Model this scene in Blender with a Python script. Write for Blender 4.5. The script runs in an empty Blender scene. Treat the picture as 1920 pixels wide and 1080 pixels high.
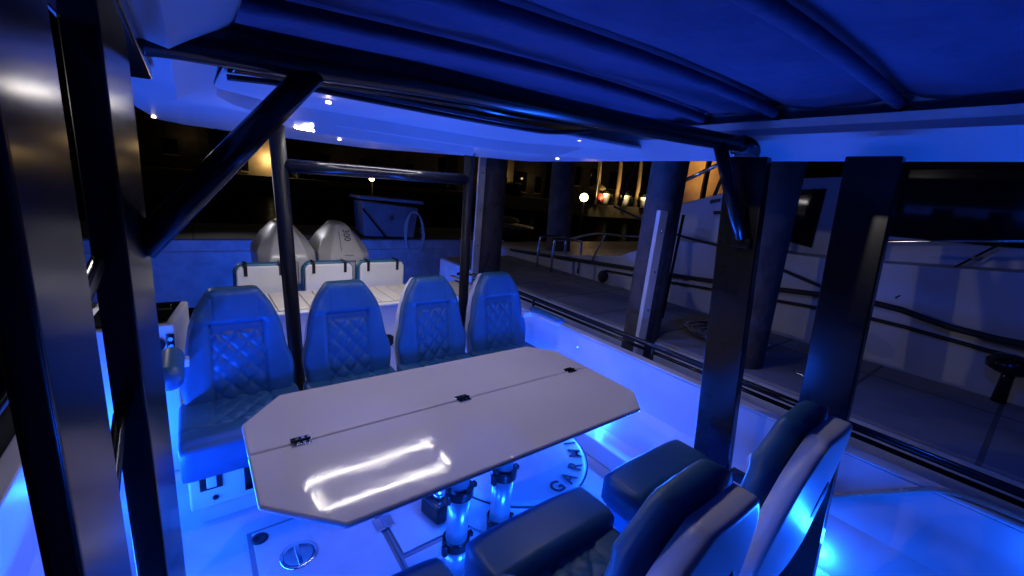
import bpy, bmesh, math, random
from mathutils import Vector, Matrix, noise as mnoise
random.seed(7)
R = math.radians
sc = bpy.context.scene
COL = sc.collection
PI = math.pi

# ------------------------------------------------------------------ materials
MATS = {}
def mat(name, col, rough=0.5, metal=0.0, noise=None, bump=None, coat=0.0, emit=None, estr=0.0, spec=0.5, trans=0.0):
    m = bpy.data.materials.new(name); m.use_nodes = True
    nt = m.node_tree; b = nt.nodes['Principled BSDF']
    b.inputs['Base Color'].default_value = (*col, 1)
    b.inputs['Roughness'].default_value = rough
    b.inputs['Metallic'].default_value = metal
    b.inputs['Specular IOR Level'].default_value = spec
    if coat: b.inputs['Coat Weight'].default_value = coat; b.inputs['Coat Roughness'].default_value = 0.05
    if trans: b.inputs['Transmission Weight'].default_value = trans
    if emit:
        b.inputs['Emission Color'].default_value = (*emit, 1); b.inputs['Emission Strength'].default_value = estr
    tc = nt.nodes.new('ShaderNodeTexCoord')
    if noise:                                  # (scale, darker colour, roughness variation)
        n = nt.nodes.new('ShaderNodeTexNoise'); n.inputs['Scale'].default_value = noise[0]; n.inputs['Detail'].default_value = 6
        r = nt.nodes.new('ShaderNodeValToRGB'); r.color_ramp.elements[0].position = .35; r.color_ramp.elements[1].position = .68
        r.color_ramp.elements[0].color = (*noise[1], 1); r.color_ramp.elements[1].color = (*col, 1)
        nt.links.new(tc.outputs['Object'], n.inputs['Vector']); nt.links.new(n.outputs['Fac'], r.inputs['Fac'])
        nt.links.new(r.outputs['Color'], b.inputs['Base Color'])
        if len(noise) > 2:
            mr = nt.nodes.new('ShaderNodeMapRange'); mr.inputs['To Min'].default_value = max(.02, rough - noise[2]); mr.inputs['To Max'].default_value = rough + noise[2]
            nt.links.new(n.outputs['Fac'], mr.inputs['Value']); nt.links.new(mr.outputs['Result'], b.inputs['Roughness'])
    if bump:                                   # (scale, strength, distance)
        n2 = nt.nodes.new('ShaderNodeTexNoise'); n2.inputs['Scale'].default_value = bump[0]; n2.inputs['Detail'].default_value = 3
        bp = nt.nodes.new('ShaderNodeBump'); bp.inputs['Strength'].default_value = bump[1]; bp.inputs['Distance'].default_value = bump[2]
        nt.links.new(tc.outputs['Object'], n2.inputs['Vector']); nt.links.new(n2.outputs['Fac'], bp.inputs['Height'])
        nt.links.new(bp.outputs['Normal'], b.inputs['Normal'])
    MATS[name] = m
    return m

gel      = mat('gelcoat', (.72, .72, .72), .32, noise=(3, (.64, .64, .65), .06))
geldeck  = mat('deck_nonskid', (.50, .50, .52), .5, noise=(4, (.40, .40, .43)), bump=(160, .5, .003))
tabmat   = mat('table_gelcoat', (.76, .71, .78), .09, noise=(1.8, (.69, .645, .71), .05), bump=(3.6, .42, .01), coat=.6)
blackm   = mat('black_powder_coat', (.014, .014, .017), .2, noise=(6, (.010, .010, .012), .06), spec=.4)
blackg   = mat('black_gloss', (.006, .006, .007), .12)
blacks   = mat('black_satin', (.007, .007, .009), .42, spec=.15)
rubber   = mat('black_rubber', (.012, .012, .013), .7)
vinyl    = mat('blue_vinyl', (.030, .130, .245), .42, noise=(9, (.026, .112, .21), .06), bump=(320, .12, .001))
navy     = mat('navy_vinyl', (.02, .07, .15), .5, bump=(320, .12, .001))
canvasm  = mat('canvas', (.085, .092, .18), .95, noise=(2.2, (.062, .067, .135)), bump=(9, .7, .03))
chrome   = mat('chrome', (.85, .85, .87), .10, 1.0)
steel    = mat('brushed_steel', (.62, .62, .66), .22, 1.0)
anod     = mat('anodised_tube', (.72, .76, .80), .30, .75)
white    = mat('white_paint', (.75, .75, .75), .4, noise=(5, (.66, .66, .66)))
plankm   = mat('pale_planking', (.66, .62, .58), .5, noise=(7, (.58, .54, .5)))
caulk    = mat('brown_caulk', (.25, .11, .07), .7)
ropem    = mat('rope', (.42, .32, .22), .85, bump=(90, .8, .01))
concrete = mat('dock_concrete', (.27, .265, .27), .85, noise=(2.2, (.19, .18, .18)), bump=(30, .4, .01))
pilewood = mat('pile_wood', (.10, .085, .08), .85, noise=(5, (.05, .042, .04)), bump=(14, .8, .02))
batten   = mat('white_batten', (.68, .68, .68), .5, noise=(6, (.5, .5, .5)))
boxmat   = mat('weathered_white', (.32, .32, .34), .6, noise=(4, (.22, .22, .24)))
hullm    = mat('yacht_white', (.56, .56, .60), .5, noise=(1.6, (.44, .44, .48), .05))
glassd   = mat('dark_glass', (.01, .01, .012), .06)
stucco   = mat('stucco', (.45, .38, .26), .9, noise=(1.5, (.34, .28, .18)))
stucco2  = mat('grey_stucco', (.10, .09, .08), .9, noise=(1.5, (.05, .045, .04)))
rooft    = mat('roof_tile', (.16, .07, .04), .8, noise=(4, (.10, .045, .03)))
bark     = mat('palm_bark', (.42, .34, .22), .9, noise=(12, (.26, .2, .12)), bump=(20, .8, .03))
leaf     = mat('leaves', (.05, .075, .025), .7, noise=(6, (.025, .04, .012)))
soil     = mat('shore_ground', (.06, .055, .04), .9, noise=(2, (.035, .03, .02)))
wallm    = mat('sea_wall', (.26, .24, .20), .9, noise=(2, (.18, .16, .13)))
cowlm    = mat('engine_white', (.46, .455, .45), .3, noise=(3, (.40, .395, .39), .05))
signd    = mat('dark_lettering', (.015, .015, .02), .4)
redm     = mat('red_cloth', (.30, .03, .03), .8)
gasket   = mat('gasket', (.01, .01, .015), .5)
seamm    = mat('floor_seam', (.16, .16, .19), .6)
orangew  = mat('amber_interior', (.5, .33, .12), .8, noise=(3, (.25, .14, .05)))
clearm   = mat('clear_vinyl', (.8, .8, .8), .08, trans=.92)
led_w    = mat('led_white', (1, 1, 1), .5, emit=(1.0, .93, .84), estr=75)
led_b    = mat('led_blue', (.1, .5, 1), .5, emit=(.05, .55, 1.0), estr=14)
glint_dot  = mat('warm_glint', (1, .9, .7), .5, emit=(1.0, .78, .5), estr=9)  # glowing colour for the painted warm glints on the roof
led_dotb = mat('led_blue_dot', (.1, .6, 1), .5, emit=(.05, .6, 1.0), estr=5)
lamp_on  = mat('lamp_globe', (1, .8, .4), .5, emit=(1.0, .68, .26), estr=16)
lampsm   = mat('lamp_small', (1, .8, .4), .5, emit=(1.0, .75, .4), estr=4)
win_on   = mat('lit_window', (1, .7, .3), .5, emit=(1.0, .55, .2), estr=.35)
# water
water = mat('water', (.002, .003, .005), .5, bump=(1.6, .5, .08))
_n = water.node_tree; _p = _n.nodes['Principled BSDF']; _g = _n.nodes.new('ShaderNodeBsdfGlossy'); _g.inputs['Roughness'].default_value = .16
_g.inputs['Color'].default_value = (.6, .7, .8, 1); _d = _n.nodes.new('ShaderNodeBsdfDiffuse'); _d.inputs['Color'].default_value = (.002, .003, .005, 1)
_m = _n.nodes.new('ShaderNodeMixShader'); _m.inputs[0].default_value = .006
_n.links.new(_d.outputs[0], _m.inputs[1]); _n.links.new(_g.outputs[0], _m.inputs[2]); _n.links.new(_m.outputs[0], _n.nodes['Material Output'].inputs['Surface'])
_n.links.new(_p.inputs['Normal'].links[0].from_socket, _g.inputs['Normal'])

_n = concrete.node_tree; _p = _n.nodes['Principled BSDF']; _b = _n.nodes.new('ShaderNodeTexBrick'); _tc = [q for q in _n.nodes if q.type == 'TEX_COORD'][0]
_b.inputs['Scale'].default_value = 1.0; _b.inputs['Brick Width'].default_value = 1.23; _b.inputs['Row Height'].default_value = .6; _b.inputs['Mortar Size'].default_value = .012; _b.offset = 0
_b.inputs['Mortar'].default_value = (.10, .10, .10, 1); _src = _p.inputs['Base Color'].links[0].from_socket
_n.links.new(_tc.outputs['Object'], _b.inputs['Vector']); _n.links.new(_src, _b.inputs['Color1']); _n.links.new(_src, _b.inputs['Color2']); _n.links.new(_b.outputs['Color'], _p.inputs['Base Color'])

# ------------------------------------------------------------------ mesh helpers
def mesh_obj(name, verts, faces, m, parent=None, smooth=False, bevel=0.0, seg=2):
    me = bpy.data.meshes.new(name); me.from_pydata([tuple(v) for v in verts], [], faces); me.update()
    bm = bmesh.new(); bm.from_mesh(me); bmesh.ops.recalc_face_normals(bm, faces=bm.faces); bm.to_mesh(me); bm.free()
    if smooth:
        for p in me.polygons: p.use_smooth = True
    o = bpy.data.objects.new(name, me); COL.objects.link(o)
    me.materials.append(m)
    if parent is not None: o.parent = parent
    if bevel:
        b = o.modifiers.new('bevel', 'BEVEL'); b.width = bevel; b.segments = seg; b.limit_method = 'ANGLE'; b.angle_limit = R(35)
        for p in me.polygons: p.use_smooth = True
        wn = o.modifiers.new('wn', 'WEIGHTED_NORMAL'); wn.keep_sharp = True
    return o

class MB:
    def __init__(s): s.v = []; s.f = []
    def add(s, vs, fs):
        k = len(s.v); s.v += [tuple(v) for v in vs]; s.f += [tuple(i + k for i in f) for f in fs]
    def box(s, x0, x1, y0, y1, z0, z1):
        s.hexa([(x0, y0), (x1, y0), (x1, y1), (x0, y1)], z0, z1)
    def hexa(s, poly, z0, z1, shift=(0, 0)):
        """extrude a plan polygon from z0 to z1 (z may be a list per vertex); shift leans the top"""
        n = len(poly)
        zb = z0 if isinstance(z0, (list, tuple)) else [z0] * n
        zt = z1 if isinstance(z1, (list, tuple)) else [z1] * n
        vs = [(p[0], p[1], zb[i]) for i, p in enumerate(poly)] + [(p[0] + shift[0], p[1] + shift[1], zt[i]) for i, p in enumerate(poly)]
        s.add(vs, [tuple(range(n))[::-1], tuple(range(n, 2 * n))] + [(i, (i + 1) % n, n + (i + 1) % n, n + i) for i in range(n)])
    def prism_y(s, poly, y0, y1):
        n = len(poly); vs = [(x, y0, z) for x, z in poly] + [(x, y1, z) for x, z in poly]
        s.add(vs, [tuple(range(n)), tuple(range(n, 2 * n))[::-1]] + [(i, (i + 1) % n, n + (i + 1) % n, n + i) for i in range(n)])
    def prism_x(s, poly, x0, x1):
        n = len(poly); vs = [(x0, y, z) for y, z in poly] + [(x1, y, z) for y, z in poly]
        s.add(vs, [tuple(range(n)), tuple(range(n, 2 * n))[::-1]] + [(i, (i + 1) % n, n + (i + 1) % n, n + i) for i in range(n)])
    def tube(s, pts, r, n=12, closed=False):
        pts = [Vector(p) for p in pts]; rr = r if isinstance(r, (list, tuple)) else [r] * len(pts)
        rings = []; up = None; N = len(pts)
        for i, p in enumerate(pts):
            if closed: d = pts[(i + 1) % N] - pts[i - 1]
            else: d = pts[min(i + 1, N - 1)] - pts[max(i - 1, 0)]
            d.normalize()
            if up is None:
                up = Vector((0, 0, 1)) if abs(d.z) < .9 else Vector((1, 0, 0))
            a = d.cross(up).normalized(); b = a.cross(d).normalized(); up = b
            rings.append([p + (a * math.cos(2 * PI * k / n) + b * math.sin(2 * PI * k / n)) * rr[i] for k in range(n)])
        vs = [v for rg in rings for v in rg]; fs = []
        M = N if closed else N - 1
        for i in range(M):
            j = (i + 1) % N
            for k in range(n): fs.append((i * n + k, i * n + (k + 1) % n, j * n + (k + 1) % n, j * n + k))
        if not closed: fs += [tuple(range(n))[::-1], tuple(range((N - 1) * n, N * n))]
        s.add(vs, fs)
    def cyl(s, c, r, z0, z1, n=24, r2=None): 
        s.tube([(c[0], c[1], z0), (c[0], c[1], z1)], [r, r if r2 is None else r2], n)
    def lathe(s, c, prof, n=24):
        vs = []; fs = []; m = len(prof)
        for (r, z) in prof:
            for k in range(n):
                a = 2 * PI * k / n; vs.append((c[0] + r * math.cos(a), c[1] + r * math.sin(a), c[2] + z))
        for i in range(m - 1):
            for k in range(n): fs.append((i * n + k, i * n + (k + 1) % n, (i + 1) * n + (k + 1) % n, (i + 1) * n + k))
        fs += [tuple(range(n))[::-1], tuple(range((m - 1) * n, m * n))]
        s.add(vs, fs)
    def ball(s, c, r, n=12, sq=(1, 1, 1)):
        prof = [(max(1e-4, math.sin(PI * i / n)) * r, -math.cos(PI * i / n) * r) for i in range(n + 1)]
        k = len(s.v); s.lathe((0, 0, 0), prof, 2 * n)
        for i in range(k, len(s.v)):
            v = s.v[i]; s.v[i] = (c[0] + v[0] * sq[0], c[1] + v[1] * sq[1], c[2] + v[2] * sq[2])
    def build(s, name, m, parent=None, smooth=False, bevel=0.0, seg=2):
        return mesh_obj(name, s.v, s.f, m, parent, smooth, bevel, seg)

def smooth_tube(name, pts, r, m, parent=None, n=12, closed=False):
    b = MB(); b.tube(pts, r, n, closed); o = b.build(name, m, parent)
    for p in o.data.polygons: p.use_smooth = len(p.vertices) == 4
    return o
def curve_pts(ctrl, n=8):
    """Catmull-Rom through control points"""
    P = [Vector(c) for c in ctrl]; P = [2 * P[0] - P[1]] + P + [2 * P[-1] - P[-2]]; out = []
    for i in range(1, len(P) - 2):
        for k in range(n):
            t = k / n; a, b, c, d = P[i - 1], P[i], P[i + 1], P[i + 2]
            out.append(.5 * ((2 * b) + (c - a) * t + (2 * a - 5 * b + 4 * c - d) * t * t + (-a + 3 * b - 3 * c + d) * t ** 3))
    out.append(P[-2]); return out

def thing(name, label, cat, loc=(0, 0, 0), rz=0, group=None):
    o = bpy.data.objects.new(name, None); COL.objects.link(o); o.location = loc; o.rotation_euler = (0, 0, rz)
    o.empty_display_size = .2
    o['label'] = label; o['category'] = cat
    if group: o['group'] = group
    return o
def tag(o, label, cat, group=None):
    o['label'] = label; o['category'] = cat
    if group: o['group'] = group
    return o
def struct(o): o['kind'] = 'structure'; return o
def dup(root, loc, rz, label, group=None):
    r = root.copy(); COL.objects.link(r); r.location = loc; r.rotation_euler = (0, 0, rz); r['label'] = label
    if group: r['group'] = group
    for ch in list(root.children):
        c = ch.copy(); COL.objects.link(c); c.parent = r
        for g in ch.children:
            d = g.copy(); COL.objects.link(d); d.parent = c
    return r

def text_mesh(name, s, size, M, m, parent, ext=.0008, spacing=1.0, sx=1.0, offset=0.0):
    cu = bpy.data.curves.new(name, 'FONT'); cu.body = s; cu.size = size; cu.extrude = ext; cu.align_x = 'CENTER'; cu.align_y = 'CENTER'
    cu.space_character = spacing; cu.offset = offset
    t = bpy.data.objects.new(name, cu); COL.objects.link(t)
    dg = bpy.context.evaluated_depsgraph_get()
    me = bpy.data.meshes.new_from_object(t.evaluated_get(dg)); bpy.data.objects.remove(t)
    me.transform(M @ Matrix.Diagonal((sx, 1, 1, 1))); me.materials.clear(); me.materials.append(m)
    o = bpy.data.objects.new(name, me); COL.objects.link(o); o.parent = parent
    return o
def frame(o, x, y):
    """matrix with origin o and axes x, y (z = x cross y)"""
    x = Vector(x).normalized(); z = x.cross(Vector(y)).normalized(); y = z.cross(x)
    return Matrix(((x.x, y.x, z.x, o[0]), (x.y, y.y, z.y, o[1]), (x.z, y.z, z.z, o[2]), (0, 0, 0, 1)))

# padded upholstery: a height field on a plan outline whose rim rolls over and drops to a back plane
def padded(name, outline, height, mapf, m, parent, nu=48, nv=60, r=.03, depth=.07):
    P = [[outline(-1 + 2 * i / nu, j / nv) for i in range(nu + 1)] for j in range(nv + 1)]
    V = []; F = []
    for j in range(nv + 1):
        for i in range(nu + 1):
            a, b = P[j][i]; V.append(mapf(a, b, height(a, b)))
    W = nu + 1
    for j in range(nv):
        for i in range(nu): F.append((j * W + i, j * W + i + 1, (j + 1) * W + i + 1, (j + 1) * W + i))
    ring = [(0, i) for i in range(nu + 1)] + [(j, nu) for j in range(1, nv + 1)] + [(nv, i) for i in range(nu - 1, -1, -1)] + [(j, 0) for j in range(nv - 1, 0, -1)]
    n = len(ring); pts = [Vector(P[j][i]) for j, i in ring]
    nor = []
    for k in range(n):
        d = pts[(k + 2) % n] - pts[(k - 2) % n]; v = Vector((d.y, -d.x)); nor.append(v.normalized() if v.length > 1e-6 else Vector((1, 0)))
    prev = [j * W + i for j, i in ring]
    for st in range(1, 6):
        ang = min(st / 4, 1) * PI / 2; cur = []
        for k in range(n):
            h0 = height(pts[k].x, pts[k].y)
            q = pts[k] + nor[k] * r * math.sin(ang)
            h = h0 - r * (1 - math.cos(ang)) if st < 5 else h0 - depth
            V.append(mapf(q.x, q.y, h)); cur.append(len(V) - 1)
        for k in range(n): F.append((prev[k], prev[(k + 1) % n], cur[(k + 1) % n], cur[k]))
        prev = cur
    F.append(tuple(prev))
    return mesh_obj(name, V, F, m, parent, smooth=True)

def lin_prof(prof, z):
    if z <= prof[0][0]: return prof[0][1]
    for (a, va), (b, vb) in zip(prof, prof[1:]):
        if z <= b: return va + (vb - va) * (z - a) / (b - a)
    return prof[-1][1] - (z - prof[-1][0]) * .9
def lerp_prof(prof, z, w=.022):
    return sum(lin_prof(prof, z + w * k / 2) for k in (-2, -1, 0, 1, 2)) / 5
def sst(a, b, x): t = max(0, min(1, (x - a) / (b - a))); return t * t * (3 - 2 * t)
def groove(d, w, h): return -h * math.exp(-(d / w) ** 2)
def diamonds(x, z, p, amp):
    a = (x + z * .82) / p; b = (x - z * .82) / p
    da = abs(a - math.floor(a) - .5) * 2; db = abs(b - math.floor(b) - .5) * 2     # 1 at seams
    return amp * (1 - da ** 4) * (1 - db ** 4)

# =================================================================== THE SEATS
BACKP = [(.48, .205), (.60, .222), (.66, .218), (.71, .196), (.84, .176), (.92, .150), (.975, .118), (1.02, .085)]
Z0, Z1 = .49, 1.015
SHELLP = [(.44, .212), (.60, .226), (.78, .196), (.90, .158), (.96, .122), (1.0, .09)]
def back_y(z, near=False): return (.455 + (z - .48) * .10) if near else (.40 + (z - .48) * .20)
def back_h(x, z):
    ax = abs(x); h = .03
    inner = sst(.125, .100, ax) * sst(.88, .855, z)
    h += .013 * sst(.10, .15, ax) * (1 - sst(.86, 1.0, z)) * .9 + .012 * sst(.86, .9, z)
    h -= .010 * inner
    h += inner * sst(.838, .815, z) * diamonds(x, z - .52, .085, .012)
    h += .0035 * mnoise.noise(Vector((x * 7, z * 9, 1.3))) + .0018 * mnoise.noise(Vector((x * 22, z * 17, 4.1)))
    if z < .88: h += groove(ax - .113, .0045, .014)
    if ax < .118: h += groove(z - .868, .0045, .014)
    if z > .868: h += groove(ax - .098, .003, .004)
    if ax > .113: h += groove(z - .72 - (ax - .113) * .5, .0025, .0025)
    return h
def cush_h(x, y):            # y: 0 front .. .40 back
    ax = abs(x); h = 0
    inner = sst(.128, .112, ax) * sst(.13, .145, y)
    h += .012 * (1 - inner) + .006
    h += inner * diamonds(x, y, .085, .011)
    if y > .125: h += groove(ax - .122, .005, .012)
    h += groove(y - .128, .006, .014) + .004 * mnoise.noise(Vector((x * 8, y * 9, 7.3)))
    h -= .055 * sst(.05, -.02, y) 
    return h
def make_seat(name, label, group, near=False):
    t = thing(name, label, 'seat', (0, 0, 0), 0, group)
    hw = .232
    padded('seat_cushion', lambda u, v: (u * hw, .02 + v * (.43 if near else .38)), cush_h, lambda a, b, h: (a, b, .49 + h), vinyl, t, 56, 48, .026, .15)
    if near:      # flip-up bolster standing proud of the seat pan
        padded('bolster', lambda u, v: (u * (hw + .01), .0 + v * .13), lambda a, b: .012 * (1 - (a / .25) ** 4), lambda a, b, h: (a, b, .555 + h), vinyl, t, 20, 10, .03, .12)
    padded('backrest', lambda u, v: (u * (1.1 if near else 1) * lerp_prof(BACKP, Z0 + v * (Z1 - Z0)), Z0 + v * (Z1 - Z0)), back_h,
           lambda a, b, h: (a, back_y(b, near) - h, b), vinyl, t, 60, 84, .026, .075)
    padded('back_shell', lambda u, v: (u * (1.14 if near else .99) * (lerp_prof(SHELLP, .44 + v * .565)), .44 + v * .565), lambda a, b: .055 + .012 * math.cos(min(1, abs(a) / .24) * PI / 2),
           lambda a, b, h: (a, back_y(b, near) + .045 + h, b), gel, t, 24, 40, .015, .062)
    if near:
        b = MB(); b.lathe((0, .22, 0), [(.20, 0), (.20, .02), (.055, .04), (.05, .30), (.17, .34)], 24); b.build('pedestal', gel, t, smooth=True)
    b = MB(); b.box(-.22, .22, .03, .40, .34, .372); b.build('seat_base', gel, t, bevel=.01)
    return t
def armrest(parent, side, y0=.06, y1=.38, thick=.038, z=.755, xo=.295, sq=.62):
    x = xo * side
    b = MB(); b.tube(curve_pts([(x, y0, z), (x, (y0 + y1) / 2, z + .004), (x, y1, z)], 6), [.02] + [thick] * 11 + [.03], 16)
    o = b.build('armrest', vinyl, parent, smooth=True)
    for v in o.data.vertices: v.co.z = z + (v.co.z - z) * sq
    b = MB(); b.box(x - .018, x + .018, y0 + .03, y1 + .03, z - .045, z - .02); b.box(min(x - .015, .2 * side), max(x + .015, .2 * side), y1 - .02, y1 + .03, z - .06, z - .02)
    b.build('armrest_bracket', gel, parent, bevel=.006)

far = [(.145, 'blue quilted seat at the far left of the far row'),
       (.690, 'blue quilted seat in the far row just right of the left upright tube'),
       (1.235, 'blue quilted seat in the far row just left of the right upright tube'),
       (1.775, 'blue quilted seat at the right end of the far row beside the blue wall')]
proto = make_seat('helm_seat', far[0][1], 'row of four blue quilted seats behind the table')
seats = [proto] + [dup(proto, (x, 1.965, 0), 0, l) for x, l in far[1:]]
proto.location = (far[0][0], 1.965, 0)
armrest(seats[0], -1, .06, .36, .048, .775, .262, 1.05); armrest(seats[3], 1, .06, .40, .034, .765)

nearp = make_seat('helm_seat', 'blue seat with white shell seen from behind, beside the right roof posts', 'row of seats with white shells facing the table', near=True)
near = [(1.555, .945, nearp)]
nearp.location = (1.54, .885, 0); nearp.rotation_euler = (0, 0, PI)
n2 = dup(nearp, (.885, .895, 0), PI, 'blue seat with white shell seen from behind, middle of the near row')
n3 = dup(nearp, (.27, .90, 0), PI, 'blue seat at the bottom edge, only its dark front showing below the table')
for s_ in (nearp, n2, n3):
    if s_ is not n2:
        b = MB(); b.tube(curve_pts([(-.25, .50, .56), (-.27, .40, .57), (-.28, .33, .60), (-.28, .32, .65)], 5), .030, 14); b.build('armrest_bracket', gel, s_, smooth=True)
    # hand hole moulded through the lower side of the white shell
    b = MB(); b.ball((0, 0, 0), 1, 12, (.030, .010, .075))
    h = b.build('hand_hole', navy, s_, smooth=True)
    h.location = (-.105, .455 + .045 + .10 * .23 + .063, .71); h.rotation_euler = (-R(6), R(-14), 0)

# =================================================================== THE TABLE
tb = thing('dining_table', 'white folding table with clipped corners and three black hinges on two shiny posts', 'table', (.875, 1.375, 0))
poly = [(.09, 1.15), (.27, .965), (1.55, .965), (1.665, 1.09), (1.665, 1.655), (1.545, 1.785), (.235, 1.785), (.09, 1.61)]
def half(poly_, name, y_lo=None, y_hi=None):
    b = MB(); b.hexa([(x - .875, y - 1.375) for x, y in poly_], .728, .75)
    return b.build(name, tabmat, tb, bevel=.010, seg=3)
half([(.09, 1.15), (.27, .965), (1.55, .965), (1.665, 1.09), (1.665, 1.4035), (.09, 1.4035)], 'table_leaf')
half([(.09, 1.4065), (1.665, 1.4065), (1.665, 1.655), (1.545, 1.785), (.235, 1.785), (.09, 1.61)], 'table_leaf')
b = MB(); b.box(-.70, .70, -.28, .28, .700, .727); b.build('table_frame', gel, tb, bevel=.008)
for hx in (.245, .885, 1.535):
    b = MB()
    b.box(hx - .875 - .030, hx - .875 + .030, .004, .032, .7505, .7545); b.box(hx - .875 - .030, hx - .875 + .030, .032, .056, .7505, .7545)
    o = b.build('hinge', chrome, tb, bevel=.0015)
    k = MB()
    k.tube([(hx - .875 - .031, .0305, .756), (hx - .875 + .031, .0305, .756)], .004, 8)
    k.build('hinge_pin', blackg, o)
    k = MB()
    for a in (-.019, 0, .019):
        for c in (.015, .046): k.cyl((hx - .875 + a, c), .0055, .7546, .7556, 10)
    k.build('screws', blackg, o)
for px, py in ((-.055, -.095), (.175, -.095)):
    p = MB(); p.cyl((px, py), .040, .36, .695, 28); o = p.build('pedestal', anod, tb)
    q = MB(); q.cyl((px, py), .047, .10, .40, 28); q.build('lower_tube', anod, o)
    q = MB(); q.cyl((px, py), .053, -.0, .12, 28); q.build('base_sleeve', anod, o)
    for z in (.385, .13):
        q = MB(); q.cyl((px, py), .060, z, z + .04, 28); q.box(px - .075, px - .055, py - .03, py - .005, z - .01, z + .035)
        q.box(px + .055, px + .082, py - .012, py + .012, z + .01, z + .03); q.build('clamp_collar', blackm, o, bevel=.003)
    for p_ in o.data.polygons: p_.use_smooth = len(p_.vertices) == 4
    for ch in o.children:
        if 'collar' not in ch.name:
            for p_ in ch.data.polygons: p_.use_smooth = len(p_.vertices) == 4

# =================================================================== THE BOAT
boat = thing('power_boat', 'white open boat with blue cockpit lights, black roof posts and a hardtop', 'boat')
# floor
b = MB(); b.box(-.48, 2.2, -1.6, 3.55, -.06, 0); fl = b.build('cockpit_floor', geldeck, boat)
b = MB(); b.box(1.97, 2.2, -.2, 2.9, .002, .13); b.build('side_step', gel, boat, bevel=.012)
smooth_tube('wall_joint', [(2.192, -.1, .139), (2.192, 2.9, .139)], .010, caulk, boat, 8)
# hatch panels in the floor
for (x0, x1, y0, y1) in ((.12, .62, 1.30, 1.92), (.66, 1.25, 1.46, 1.94)):
    b = MB(); b.box(x0, x1, y0, y1, .002, .012); b.build('floor_hatch', geldeck, fl, bevel=.004)
b = MB(); b.box(.10, .64, 1.28, 1.94, .001, .003); b.box(.64, 1.27, 1.44, 1.96, .001, .003); b.build('hatch_gasket', seamm, fl)
b = MB(); b.lathe((.272, 1.69, .012), [(.075, 0), (.075, .003), (.068, .006), (.055, .004), (.02, .003)], 32); o = b.build('hatch_pull', chrome, fl, smooth=True)
b = MB(); b.box(.262, .282, 1.625, 1.755, .0175, .024); b.build('pull_bar', chrome, fl, bevel=.003)
b = MB(); b.lathe((.145, 1.87, .012), [(.035, 0), (.035, .003), (.018, .003), (.016, .001)], 24); b.build('floor_drain', gasket, fl, smooth=True)
b = MB(); b.box(.60, .69, 1.63, 1.71, .012, .018); b.tube([(.645, 1.63, .02), (.645, 1.71, .02)], .006, 8); o = b.build('hatch_hinge', steel, fl, bevel=.002)
b = MB(); b.box(.641, .649, 1.05, 1.62, .004, .0135); b.build('hatch_seam', seamm, fl)
# seat bench box under far seats
b = MB(); b.box(-.095, 2.02, 2.075, 2.52, .10, .34); bb = b.build('seat_bench', gel, boat, bevel=.012)
b = MB(); b.box(-.06, 1.99, 2.12, 2.50, .0, .10); b.build('toe_kick', gel, boat)
b = MB(); b.box(-.055, .030, 2.066, 2.076, .20, .285); b.build('outlet_plate', blackm, bb, bevel=.003)
b = MB(); b.box(-.030, .008, 2.060, 2.067, .212, .272); b.build('outlet_cover', gel, bb, bevel=.004)
b = MB(); b.box(.115, .20, 2.066, 2.076, .14, .28); b.build('latch_plate', blackg, bb, bevel=.003)
b = MB(); b.tube([(.0, 2.078, .15), (.0, 2.068, .15)], .012, 12); b.build('drain_plug', blackm, bb)
# side walls and caps
def side(x_in, x_out, sgn):
    b = MB(); b.hexa([(x_in, -1.6), (x_out, -1.6), (x_out, 3.6), (x_in, 3.6)], -.06, .662); w = b.build('side_wall', gel, boat)
    b = MB(); a, c = (x_in - .004 * sgn, x_in + .058 * sgn); b.box(min(a, c), max(a, c), -1.6, 3.95, .665, .683); b.build('gunwale_cap', plankm, w, bevel=.006)
    b = MB(); o0, o1 = x_in + .06 * sgn, x_in + .17 * sgn
    b.box(min(o0, o1), max(o0, o1), -1.6, 3.95, .50, .64); b.build('rub_rail', rubber, w, bevel=.03)
    b = MB(); b.prism_y([(x_in + .06 * sgn, .55), (x_in + .14 * sgn, .55), (x_in + .02 * sgn, -.9), (x_in - .4 * sgn, -.9)], -1.6, 4.0); b.build('hull_side', gel, w)
    return w
wr = side(2.2, 2.26, 1); wl = side(-.48, -.54, -1)
b = MB(); b.box(-.47, .75, -.5, -.10, 0, 1.5); b.build('reflection_blocker', rubber, boat, bevel=.03)  # unseen dark box added to blacken reflections in the left posts
b = MB(); b.box(-.48, 2.2, -.66, -.55, 0, 1.3); b.build('dark_backing_wall', blackm, boat)  # unseen dark wall added so the glossy posts mirror black
# rail on the right gunwale
def rail(x, pts):
    o = smooth_tube('grab_rail', curve_pts(pts, 4), .017, blackm, boat, 12)
    return o
rl = rail(2.3, [(2.285, 3.9, .70), (2.30, 3.6, .752), (2.30, 2.0, .757), (2.30, 0.4, .757), (2.30, -1.5, .757)])
for y in (2.62, 1.42, .55, -.5):
    b = MB(); b.cyl((2.30, y), .011, .60, .755, 12); b.cyl((2.30, y), .026, .64, .655, 14); b.build('stanchion', blackm, rl)
lr = rail(-.58, [(-.58, 3.9, .757), (-.58, 1, .757), (-.58, -1.5, .757)])
smooth_tube('lower_rail', [(2.33, 3.5, .705), (2.33, -1.5, .705)], .012, blackm, rl, 8)

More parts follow.
